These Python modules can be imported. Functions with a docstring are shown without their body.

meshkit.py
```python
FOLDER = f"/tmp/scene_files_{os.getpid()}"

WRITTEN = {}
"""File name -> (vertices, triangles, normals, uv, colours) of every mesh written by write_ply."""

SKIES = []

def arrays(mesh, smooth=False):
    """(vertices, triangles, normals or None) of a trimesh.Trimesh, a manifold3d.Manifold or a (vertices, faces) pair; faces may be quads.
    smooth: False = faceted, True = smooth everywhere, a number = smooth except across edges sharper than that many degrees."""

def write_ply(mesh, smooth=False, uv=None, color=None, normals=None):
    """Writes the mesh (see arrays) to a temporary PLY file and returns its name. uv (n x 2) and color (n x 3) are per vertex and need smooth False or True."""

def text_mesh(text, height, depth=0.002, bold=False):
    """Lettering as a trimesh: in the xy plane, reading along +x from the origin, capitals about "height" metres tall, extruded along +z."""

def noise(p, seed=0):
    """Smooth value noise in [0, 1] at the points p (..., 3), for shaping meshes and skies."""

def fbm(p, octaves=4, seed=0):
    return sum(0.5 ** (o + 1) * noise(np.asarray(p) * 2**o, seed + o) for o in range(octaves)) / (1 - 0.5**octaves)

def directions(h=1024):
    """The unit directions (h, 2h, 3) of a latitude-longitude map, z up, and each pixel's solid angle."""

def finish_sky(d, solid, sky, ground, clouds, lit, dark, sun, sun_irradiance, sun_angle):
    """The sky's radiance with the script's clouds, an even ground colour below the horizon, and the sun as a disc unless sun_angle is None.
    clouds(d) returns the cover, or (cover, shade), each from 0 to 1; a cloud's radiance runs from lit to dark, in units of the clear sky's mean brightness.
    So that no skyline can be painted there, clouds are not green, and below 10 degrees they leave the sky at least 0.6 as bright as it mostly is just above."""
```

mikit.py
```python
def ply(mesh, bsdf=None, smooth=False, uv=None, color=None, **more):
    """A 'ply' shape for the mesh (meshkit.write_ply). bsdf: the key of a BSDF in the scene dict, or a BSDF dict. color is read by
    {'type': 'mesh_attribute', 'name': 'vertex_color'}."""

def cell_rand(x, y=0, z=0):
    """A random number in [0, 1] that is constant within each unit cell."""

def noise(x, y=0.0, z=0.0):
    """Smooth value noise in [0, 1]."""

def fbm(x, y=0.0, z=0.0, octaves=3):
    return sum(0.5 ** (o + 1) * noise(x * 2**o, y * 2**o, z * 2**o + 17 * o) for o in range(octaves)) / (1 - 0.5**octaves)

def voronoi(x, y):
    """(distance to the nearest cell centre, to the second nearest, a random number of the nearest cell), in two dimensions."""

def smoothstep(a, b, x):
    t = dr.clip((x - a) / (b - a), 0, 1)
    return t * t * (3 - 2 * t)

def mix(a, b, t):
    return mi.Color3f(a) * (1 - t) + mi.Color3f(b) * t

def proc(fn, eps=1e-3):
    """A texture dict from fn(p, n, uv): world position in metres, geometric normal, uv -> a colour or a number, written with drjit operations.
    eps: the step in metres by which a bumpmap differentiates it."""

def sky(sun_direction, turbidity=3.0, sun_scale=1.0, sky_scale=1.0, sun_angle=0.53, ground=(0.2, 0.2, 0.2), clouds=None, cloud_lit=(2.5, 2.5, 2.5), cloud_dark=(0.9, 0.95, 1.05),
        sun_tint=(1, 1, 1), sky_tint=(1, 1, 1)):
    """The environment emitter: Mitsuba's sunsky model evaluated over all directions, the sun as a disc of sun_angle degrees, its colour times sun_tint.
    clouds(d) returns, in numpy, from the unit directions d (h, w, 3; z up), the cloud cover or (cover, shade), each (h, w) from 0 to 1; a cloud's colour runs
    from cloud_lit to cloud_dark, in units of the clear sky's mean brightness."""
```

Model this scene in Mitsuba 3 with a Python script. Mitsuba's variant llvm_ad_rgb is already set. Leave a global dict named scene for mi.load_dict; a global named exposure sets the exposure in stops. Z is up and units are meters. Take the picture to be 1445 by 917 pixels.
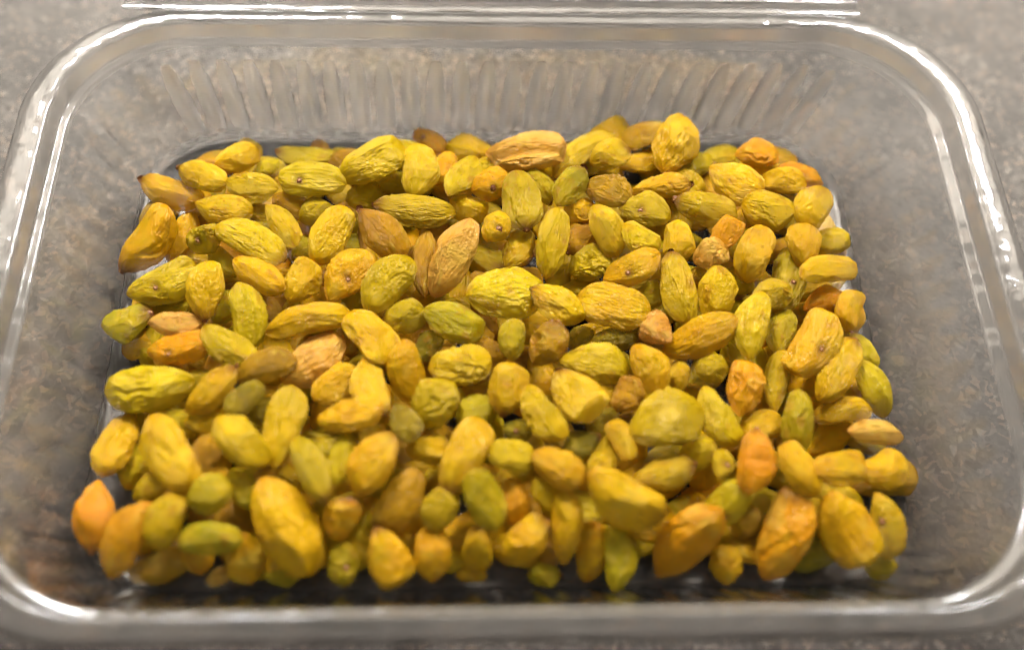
import math
import numpy as np
import drjit as dr
import mitsuba as mi
import mikit
import meshkit
from mikit import ply, proc, noise, fbm, voronoi, smoothstep, mix

T = mi.ScalarTransform4f
scene, labels = {}, {}
MM = 1e-3

# ---------------------------------------------------------------- camera, light, exposure
EYE = np.array([-0.00771, -0.10781, 0.19926])
RIGHT, UP, FWD = np.array([0.99929, -0.02016, 0.03175]), np.array([0.0021, 0.87282, 0.48804]), np.array([0.03755, 0.48763, -0.87224])
scene['camera'] = {'type': 'thinlens', 'fov': 2 * math.degrees(math.atan(722.5 / 1500)), 'fov_axis': 'x',
                   'to_world': T().look_at(origin=EYE.tolist(), target=(EYE + FWD).tolist(), up=UP.tolist()),
                   'aperture_radius': 0.0037, 'focus_distance': 0.2235, 'near_clip': 0.01, 'far_clip': 20.0}
exposure = 1.2
scene['room_light'] = {'type': 'constant', 'radiance': {'type': 'rgb', 'value': [0.105, 0.1, 0.094]}}


def ceiling_lamp(key, label, at, aim, hx, hy, power, tint=(1.0, 0.91, 0.78)):
    """A panel lamp: a shallow white housing with a glowing diffuser set into it."""
    import trimesh
    at, aim = np.array(at, float), np.array(aim, float)
    m = T().look_at(origin=at.tolist(), target=aim.tolist(), up=[0, 1, 0.01])
    w, d = 0.02, 0.03
    bars = [trimesh.creation.box(e, trimesh.transformations.translation_matrix(c)) for e, c in (
        ([2 * hx + 2 * w, w, d], [0, hy + w / 2, 0]), ([2 * hx + 2 * w, w, d], [0, -hy - w / 2, 0]),
        ([w, 2 * hy - 0.002, d], [hx + w / 2, 0, 0]), ([w, 2 * hy - 0.002, d], [-hx - w / 2, 0, 0]), ([2 * hx - 0.002, 2 * hy - 0.002, 0.004], [0, 0, -0.012]))]
    scene[key + '__housing'] = ply(trimesh.util.concatenate(bars), 'white_enamel', to_world=m)
    scene[key + '__diffuser'] = {'type': 'rectangle', 'to_world': m @ T().scale([hx, hy, 1]), 'bsdf': {'type': 'ref', 'id': 'white_enamel'},
                                 'emitter': {'type': 'area', 'radiance': {'type': 'rgb', 'value': [power * c for c in tint]}}}
    labels[key] = {'label': label, 'category': 'lamp'}


ceiling_lamp('panel_lamp', 'small square white panel lamp behind the container to the left', (-0.36, 1.0, 1.0), (0, 0, 0), 0.13, 0.13, 66.0)
ceiling_lamp('panel_lamp_002', 'small square white panel lamp behind the container to the right', (0.62, 0.85, 1.05), (0, 0, 0), 0.13, 0.13, 44.0)
ceiling_lamp('panel_lamp_001', 'wide white luminous ceiling panel above and behind the container', (0.1, 1.4, 1.4), (0.1, 1.4, 0), 1.2, 0.6, 1.7)

# ---------------------------------------------------------------- materials
scene['white_enamel'] = {'type': 'twosided', 'bsdf': {'type': 'diffuse', 'reflectance': {'type': 'rgb', 'value': [0.8, 0.8, 0.8]}}}


def granite(p, n, uv):
    x, y = p.x * 1000, p.y * 1000
    wx, wy = x + 2 * noise(x / 2.1, y / 2.1, 3), y + 2 * noise(x / 2.1, y / 2.1, 9)
    big = fbm(x / 9, y / 9, 1.0, 3)
    a, b, r = voronoi(wx / 0.95, wy / 0.95)
    a2, b2, r2 = voronoi(wx / 1.7 + 40, wy / 1.7)
    fine = fbm(x / 0.7, y / 0.7, 5.0, 2)
    c = mix((0.046, 0.043, 0.042), (0.135, 0.123, 0.116), smoothstep(0.1, 0.9, 0.45 * r + 0.55 * big))
    c = mix(c, (0.24, 0.22, 0.20), smoothstep(0.86, 0.95, r2) * smoothstep(0.5, 0.2, a2) * 0.6)
    c = mix(c, (0.035, 0.03, 0.028), smoothstep(0.18, 0.08, r2) * smoothstep(0.55, 0.3, a2) * 0.75)
    c = mix(c, (0.23, 0.16, 0.115), smoothstep(0.82, 0.9, r) * 0.4)
    return c * (0.62 + 0.48 * fine)


scene['granite'] = {'type': 'principled', 'base_color': proc(granite), 'roughness': 0.5, 'specular': 0.3}
scene['base_plastic'] = {'type': 'roughdielectric', 'alpha': 0.1, 'int_ior': 1.36, 'ext_ior': 1.0}      # the floor is finely stippled
scene['clear_plastic'] = {'type': 'dielectric', 'int_ior': 1.62, 'ext_ior': 1.0}


def wavy(p, n, uv):
    x, y, z = p.x * 1000, p.y * 1000, p.z * 1000
    return fbm(x / 4.5, y / 4.5, z / 4.5, 2) + 0.06 * noise(x / 0.9, y / 0.9, z / 0.9)


for name_, haze in (('rim_plastic', 0.036), ('rib_plastic', 0.008)):      # handled edge: faint scuffs scatter a little light
    scene[name_] = {'type': 'blendbsdf', 'weight': haze, 'clear': {'type': 'bumpmap', 'map': proc(wavy, 2e-4), 'scale': 0.00012, 'bsdf': {'type': 'dielectric', 'int_ior': 1.62, 'ext_ior': 1.0}},
                    'scuff': {'type': 'twosided', 'bsdf': {'type': 'diffuse', 'reflectance': {'type': 'rgb', 'value': [0.8, 0.78, 0.74]}}}}


def skin_relief(p, n, uv):
    """fine lengthwise creases; uv = (turn round the raisin, length along it + 7 * its number)"""
    a = uv.x * (2 * math.pi)
    c, s = dr.cos(a), dr.sin(a)
    k = dr.floor(uv.y / 7) * 3.7
    wob = noise(c * 2 + k, s * 2, uv.y * 3)
    g = noise(c * 9 + k + wob * 1.3, s * 9 + wob, uv.y * 2.2)
    h = noise(c * 17 + k + wob, s * 17, uv.y * 6.0)
    f = noise(c * 30 + k, s * 30, uv.y * 26)
    return (1 - dr.abs(2 * g - 1)) * 0.5 + (1 - dr.abs(2 * h - 1)) * 0.32 + f * 0.3


for name_, albedo_ in (('golden_flesh', (0.995, 0.932, 0.015)), ('olive_flesh', (0.975, 0.925, 0.02)), ('amber_flesh', (0.994, 0.89, 0.015)), ('peach_flesh', (0.995, 0.925, 0.24))):     # translucent flesh under the skin
    scene[name_] = {'type': 'homogeneous', 'sigma_t': 250.0, 'albedo': {'type': 'rgb', 'value': list(albedo_)}}
FLESH = {'Y': 'golden_flesh', 'L': 'golden_flesh', 'P': 'peach_flesh', 'G': 'olive_flesh', 'D': 'olive_flesh', 'A': 'amber_flesh', 'O': 'amber_flesh', 'B': 'amber_flesh'}
scene['raisin_skin'] = {'type': 'bumpmap', 'map': proc(skin_relief, 6e-5), 'scale': 0.0006, 'bsdf': {
    'type': 'blendbsdf', 'weight': 0.48,
    'outer': {'type': 'twosided', 'bsdf': {'type': 'principled', 'base_color': {'type': 'mesh_attribute', 'name': 'vertex_color'}, 'roughness': 0.24, 'specular': 0.22,
                                           'clearcoat': 0.8, 'clearcoat_gloss': 0.95}},
    'inner': {'type': 'null'}}}
scene['stem_skin'] = {'type': 'principled', 'base_color': {'type': 'mesh_attribute', 'name': 'vertex_color'}, 'roughness': 0.5, 'specular': 0.4}

# ---------------------------------------------------------------- countertop
n_ = 24
gx, gy = np.meshgrid(np.linspace(-0.9, 0.9, n_), np.linspace(-0.45, 0.75, n_), indexing='ij')
gv = np.stack([gx, gy, np.zeros_like(gx)], -1).reshape(-1, 3)
ii = np.arange(n_ * n_).reshape(n_, n_)
scene['countertop'] = ply((gv, np.stack([ii[:-1, :-1], ii[1:, :-1], ii[1:, 1:], ii[:-1, 1:]], -1).reshape(-1, 4)), 'granite')
labels['countertop'] = {'label': 'speckled grey brown granite countertop under the container', 'category': 'countertop', 'kind': 'structure'}

# ---------------------------------------------------------------- clear plastic container
BASE_Z = 0.9                                    # mm, underside clearance of the floor sheet
LX, LY, WX, WY = 158.6, 107.4, 190.0, 128.7     # floor and rim, mm
K_X, K_Y = (WX - LX) / 23.6, (WY - LY) / 23.6
RIBS_X, RIBS_Y, RIBS_C, PER = 22, 12, 6, 18     # ribs per side and per corner, columns per rib


def ring(o, s=1.0, r0=18.0):
    """One ring of the rounded rectangle o mm outside the floor's edge (anticlockwise from the right end of the back side)."""
    hx, hy, R = LX / 2 + o * K_X, LY / 2 + o * K_Y, r0 + 0.75 * max(o, 0)
    mid = np.array([-2.4 * min(1.0, max(0.0, 1 - o / 11.8)), 0.0])      # the floor is not quite centred under the rim
    pts = []

    def line(a, b, m):
        t = np.arange(m) / m
        return np.outer(1 - t, a) + np.outer(t, b)

    def arc(c, a0, m):
        t = np.radians(a0) + np.arange(m) / m * math.pi / 2
        return np.stack([c[0] + R * np.cos(t), c[1] + R * np.sin(t)], 1)

    for (sx, sy, a0, m, e) in ((1, 1, 90, RIBS_X, (-1, 1)), (-1, 1, 180, RIBS_Y, (-1, -1)), (-1, -1, 270, RIBS_X, (1, -1)), (1, -1, 0, RIBS_Y, (1, 1))):
        a, b = np.array([sx * (hx - R), sy * (hy - R)]), np.array([e[0] * (hx - R), e[1] * (hy - R)])
        out = R * np.array([math.cos(math.radians(a0)), math.sin(math.radians(a0))])
        pts += [line(a + out, b + out, m * PER), arc(b, a0, RIBS_C * PER)]
    p = np.vstack(pts)
    return p * s + mid


RIBCOUNT = 2 * (RIBS_X + RIBS_Y) + 4 * RIBS_C
COLS = RIBCOUNT * PER
prof = [(-2.5, 0.0, s) for s in (0.002, 0.3, 0.6, 0.85, 0.96)] + [(-2.2, 0.0, 1), (-1.2, 0.06, 1), (-0.5, 0.3, 1), (0.0, 0.8, 1), (0.35, 1.5, 1)]
n_base = len(prof) - 1
zs = np.concatenate([np.linspace(2.2, 13.5, 24), np.linspace(13.9, 18.4, 13), [19.4, 20.4, 21.0]])
prof += [(0.35 + (z - 1.5) * 0.455, z, 1) for z in zs]
rib_rows = (n_base + 1, n_base + 37)
o1 = prof[-1][0]
n_wall = len(prof) - 1
prof += [(o1 + 0.25, 21.5, 1), (o1 + 0.75, 21.75, 1), (o1 + 1.35, 21.85, 1), (o1 + 1.7, 22.1, 1), (o1 + 1.85, 22.6, 1), (o1 + 2.1, 24.0, 1), (o1 + 2.35, 25.3, 1),
         (o1 + 2.6, 25.75, 1), (o1 + 3.0, 25.98, 1), (o1 + 3.5, 26.12, 1), (o1 + 4.5, 26.16, 1), (o1 + 5.5, 26.12, 1), (o1 + 6.3, 26.05, 1), (o1 + 6.9, 25.98, 1), (o1 + 7.5, 25.8, 1),
         (o1 + 7.9, 25.4, 1), (o1 + 8.1, 24.8, 1), (o1 + 8.3, 23.6, 1), (o1 + 8.45, 22.6, 1)]
prof = [(o if o < o1 + 3.5 else o1 + 3.5 + (o - o1 - 3.5) * 0.82, z, s) for o, z, s in prof]
ROWS_ = len(prof)
inner = np.zeros((ROWS_, COLS, 3))
for k, (o, z, s) in enumerate(prof):
    inner[k, :, :2] = ring(o, s)
    inner[k, :, 2] = z


def grid_normals(g):
    du = np.roll(g, -1, 1) - np.roll(g, 1, 1)
    dv = np.gradient(g, axis=0)
    n = np.cross(du, dv)
    n /= np.linalg.norm(n, axis=-1, keepdims=True) + 1e-12
    return n


n0 = grid_normals(inner)
if n0[0, 0, 2] > 0:
    n0 = -n0                                    # pointing to the outside of the tub
# ribs: flutes pressed outwards into the wall, arched where they run out at the top
u = (np.arange(COLS) % PER + 0.5) / PER - 0.5
n_x, n_y, n_c = RIBS_X * PER, RIBS_Y * PER, RIBS_C * PER
depth_at = np.concatenate([np.full(n_x, 1.0), np.full(n_c, 0.6), np.full(n_y, 0.5), np.full(n_c, 0.6), np.full(n_x, 0.8), np.full(n_c, 0.6), np.full(n_y, 0.5), np.full(n_c, 0.6)])
depth_at = np.convolve(np.concatenate([depth_at[-PER:], depth_at, depth_at[:PER]]), np.ones(PER) / PER, 'same')[PER:-PER]
rib_mask = np.zeros((ROWS_, COLS), bool)
for k in range(ROWS_):
    z = prof[k][1]
    if 1.4 < z < 18.0:
        c = np.abs(u) * 5.8                     # mm from the middle of the rib
        deep = 1.35 * math.tanh((18.0 - z) * 0.30 / 1.35) * min(1.0, (z - 1.4) / 3.0 + 0.3)
        q = deep - c * c / 3.2
        rib_mask[k] = q > -0.12
        bump = 0.5 * (q + np.sqrt(q * q + 0.07))
        inner[k] += n0[k] * (bump * depth_at)[:, None]
for k in range(n_base, n_wall):                # two faint moulded lines round the wall
    z = prof[k][1]
    inner[k] -= n0[k] * (0.16 * math.exp(-((z - 3.6) / 0.5) ** 2) + 0.10 * math.exp(-((z - 10.6) / 0.5) ** 2))
inner += n0 * (0.10 * (meshkit.noise(inner / 14.0, 3) - 0.5))[..., None]
inner[n_wall + 1:, :, 2] += 0.22 * (meshkit.noise(np.stack([inner[n_wall + 1:, :, 0] / 30, inner[n_wall + 1:, :, 1] / 30, 0 * inner[n_wall + 1:, :, 0]], -1), 8) - 0.5)
n1 = grid_normals(inner)
if (n1 * n0).sum() < 0:
    n1 = -n1
n1[:5] = [0, 0, -1]
arc_s = np.arange(COLS) / PER
streak = meshkit.noise(np.stack(np.broadcast_arrays(arc_s[None] * 3.1, inner[..., 2] / 9.0, 0 * inner[..., 2]), -1), 5)
lumps = meshkit.noise(inner / 2.2, 11)
thick = 0.36 + 0.10 * (streak - 0.5) + 0.06 * (lumps - 0.5)
thick[:4] = 0.36
outer = inner + n1 * thick[..., None]
inner[..., 2] += BASE_Z
outer[..., 2] += BASE_Z
n_out = grid_normals(outer)
if (n_out * n1).sum() < 0:
    n_out = -n_out
n_out[:5] = [0, 0, -1]
V = np.concatenate([inner.reshape(-1, 3), outer.reshape(-1, 3)]) * MM
NV = np.concatenate([-n1.reshape(-1, 3), n_out.reshape(-1, 3)])
G = np.arange(ROWS_ * COLS).reshape(ROWS_, COLS)


def shell_faces(r0, r1, cols, keep=None):
    """Quads of both skins between profile rows r0 and r1 over the given columns (where keep, if given, is true)."""
    q = []
    for r in range(r0, r1):
        c = cols if keep is None else cols[keep[r, cols]]
        d = (c + 1) % COLS
        q.append(np.stack([G[r, c], G[r + 1, c], G[r + 1, d], G[r, d]], 1))
    q = np.vstack(q)
    return np.vstack([q[:, ::-1], q + ROWS_ * COLS])


def raw_ply(v, f, n, bsdf):
    f = np.vstack([f[:, [0, 1, 2]], f[:, [0, 2, 3]]]) if f.shape[1] == 4 else f
    used, inv = np.unique(f, return_inverse=True)
    v, n, f = v[used], n[used], inv.reshape(f.shape)
    # outward winding against the given normals
    t = np.einsum('ij,ij->i', np.cross(v[f[:, 1]] - v[f[:, 0]], v[f[:, 2]] - v[f[:, 0]]), n[f[:, 0]] + n[f[:, 1]] + n[f[:, 2]])
    f[t < 0] = f[t < 0][:, ::-1]
    return {'type': 'ply', 'filename': meshkit.write_ply((v, f), False, normals=n), 'face_normals': False, 'bsdf': {'type': 'ref', 'id': bsdf}}


allc = np.arange(COLS)
scene['plastic_container__base'] = raw_ply(V, shell_faces(0, n_base, allc), NV, 'base_plastic')
wall_f = [shell_faces(n_base, rib_rows[0], allc), shell_faces(rib_rows[0], rib_rows[1], allc, ~rib_mask), shell_faces(rib_rows[1], n_wall, allc)]
scene['plastic_container__wall'] = raw_ply(V, np.vstack(wall_f), NV, 'clear_plastic')
for k in range(RIBCOUNT):
    key = 'plastic_container__wall__rib' + (f'_{k:03d}' if k else '')
    scene[key] = raw_ply(V, shell_faces(rib_rows[0], rib_rows[1], k * PER + np.arange(PER), rib_mask), NV, 'rib_plastic' if k < RIBS_X + 2 or k >= RIBCOUNT - 2 else 'clear_plastic')
rim_f = shell_faces(n_wall, ROWS_ - 1, allc)
last = G[-1]
rim_f = np.vstack([rim_f, np.stack([last, last + ROWS_ * COLS, np.roll(last, -1) + ROWS_ * COLS, np.roll(last, -1)], 1)])
scene['plastic_container__rim'] = raw_ply(V, rim_f, NV, 'rim_plastic')
labels['plastic_container'] = {'label': 'open clear plastic tub with ribbed walls and rounded rim holding the raisins', 'category': 'food container'}

# hinge and the lid that lies folded back behind the tub
hy = WY / 2 + 4.3


def strip(profile, x0, x1, t, nx=90, seed=0):
    """A folded sheet t mm thick that runs along x; profile = (y, z) in mm."""
    p = np.array(profile, float)
    xs = np.linspace(x0, x1, nx)
    d = np.gradient(p, axis=0)
    nn = np.stack([-d[:, 1], d[:, 0]], 1)
    nn /= np.linalg.norm(nn, axis=1, keepdims=True)
    top = np.stack(np.broadcast_arrays(xs[:, None], p[None, :, 0], p[None, :, 1]), -1).astype(float)
    wob = meshkit.noise(np.stack(np.broadcast_arrays(xs[:, None] / 5, np.arange(len(p))[None] * 0.35, 0.0 * xs[:, None]), -1), seed) - 0.5
    fine = meshkit.noise(np.stack(np.broadcast_arrays(xs[:, None] / 1.1, np.arange(len(p))[None] * 0.8, 0.0 * xs[:, None]), -1), seed + 1) - 0.5
    top[..., 2] += 0.30 * wob + 0.05 * fine
    bot = top.copy()
    bot[..., 1] -= nn[None, :, 0] * t
    bot[..., 2] -= nn[None, :, 1] * t
    m = len(p)
    g = np.arange(nx * m).reshape(nx, m)
    q = np.stack([g[:-1, :-1], g[1:, :-1], g[1:, 1:], g[:-1, 1:]], -1).reshape(-1, 4)
    loop = np.concatenate([g[:, 0], g[-1, 1:], g[-2::-1, -1], g[0, -2:0:-1]])
    nl = np.roll(loop, -1)
    side = np.stack([loop, nl, nl + nx * m, loop + nx * m], 1)
    v = np.concatenate([top.reshape(-1, 3), bot.reshape(-1, 3)]) * MM
    return v, np.vstack([q, q[:, ::-1] + nx * m, side[:, ::-1]])


zh = 25.7 + BASE_Z
hp = [(0, 0), (0.8, 0.15), (1.4, -0.1), (1.8, -0.7), (2.3, -0.75), (2.7, -0.2), (3.2, 0.25), (3.9, 0.3), (4.5, 0.05), (4.8, -0.5), (5.3, -0.55), (5.7, -0.05), (6.3, 0.35), (7.2, 0.4)]
hv, hf = strip([(hy + a, zh + b) for a, b in hp], -84.5, 79.8, 0.35, seed=21)
scene['plastic_container__hinge'] = ply((hv, hf), 'rim_plastic', smooth=40)
lid = np.zeros((9, COLS, 3))
for k, (o, z) in enumerate([(-40.0, -8.6), (-20, -8.6), (6.5, -8.6), (8.3, -8.0), (9.2, -6.8), (10.4, -1.2), (11.2, -0.2), (15.2, 0.0), (16.0, -0.9)]):
    q = ring(o) if o > 0 else ring(6.5, 1 + (o - 6.5) / 70.0)
    lid[k, :, :2], lid[k, :, 2] = q, z
nl_ = grid_normals(lid)
if nl_[0, 0, 2] > 0:
    nl_ = -nl_
lid_o = lid + nl_ * 0.36
tilt = math.radians(-6.8)
LV = np.concatenate([lid.reshape(-1, 3), lid_o.reshape(-1, 3)])
LN = np.concatenate([-nl_.reshape(-1, 3), nl_.reshape(-1, 3)])
rot = np.array([[1, 0, 0], [0, math.cos(tilt), -math.sin(tilt)], [0, math.sin(tilt), math.cos(tilt)]])
near = LV[:, 1].min()
LV = (LV - [2.4, near, 0]) @ rot.T + [0, hy + 7.0, zh + 0.2]
lg = np.arange(9 * COLS).reshape(9, COLS)
lf = []
for r in range(8):
    d = np.roll(np.arange(COLS), -1)
    q = np.stack([lg[r], lg[r + 1], lg[r + 1][d], lg[r][d]], 1)
    lf += [q[:, ::-1], q + 9 * COLS]
lf.append(np.stack([lg[8], lg[8] + 9 * COLS, np.roll(lg[8], -1) + 9 * COLS, np.roll(lg[8], -1)], 1))
for base in (0, 9 * COLS):                       # close the middle of the lid's panel
    half = COLS // 2
    top_i = np.arange(1, half)
    lf.append(np.stack([lg[0][top_i - 1], lg[0][top_i], lg[0][COLS - top_i - 1], lg[0][COLS - top_i]], 1) + base)
scene['plastic_container__lid'] = raw_ply(LV * MM, np.vstack(lf), LN @ rot.T, 'clear_plastic')

# ---------------------------------------------------------------- raisins
PALETTE = {'Y': (0.95, 0.60, 0.004), 'L': (0.84, 0.575, 0.004), 'G': (0.58, 0.42, 0.005), 'D': (0.27, 0.20, 0.007), 'A': (0.86, 0.46, 0.003),
           'O': (0.92, 0.38, 0.003), 'P': (0.95, 0.53, 0.10), 'B': (0.46, 0.23, 0.008)}
NEXT = {'Y': 'A', 'L': 'G', 'G': 'L', 'D': 'G', 'A': 'L', 'O': 'A', 'P': 'O', 'B': 'A'}
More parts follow.
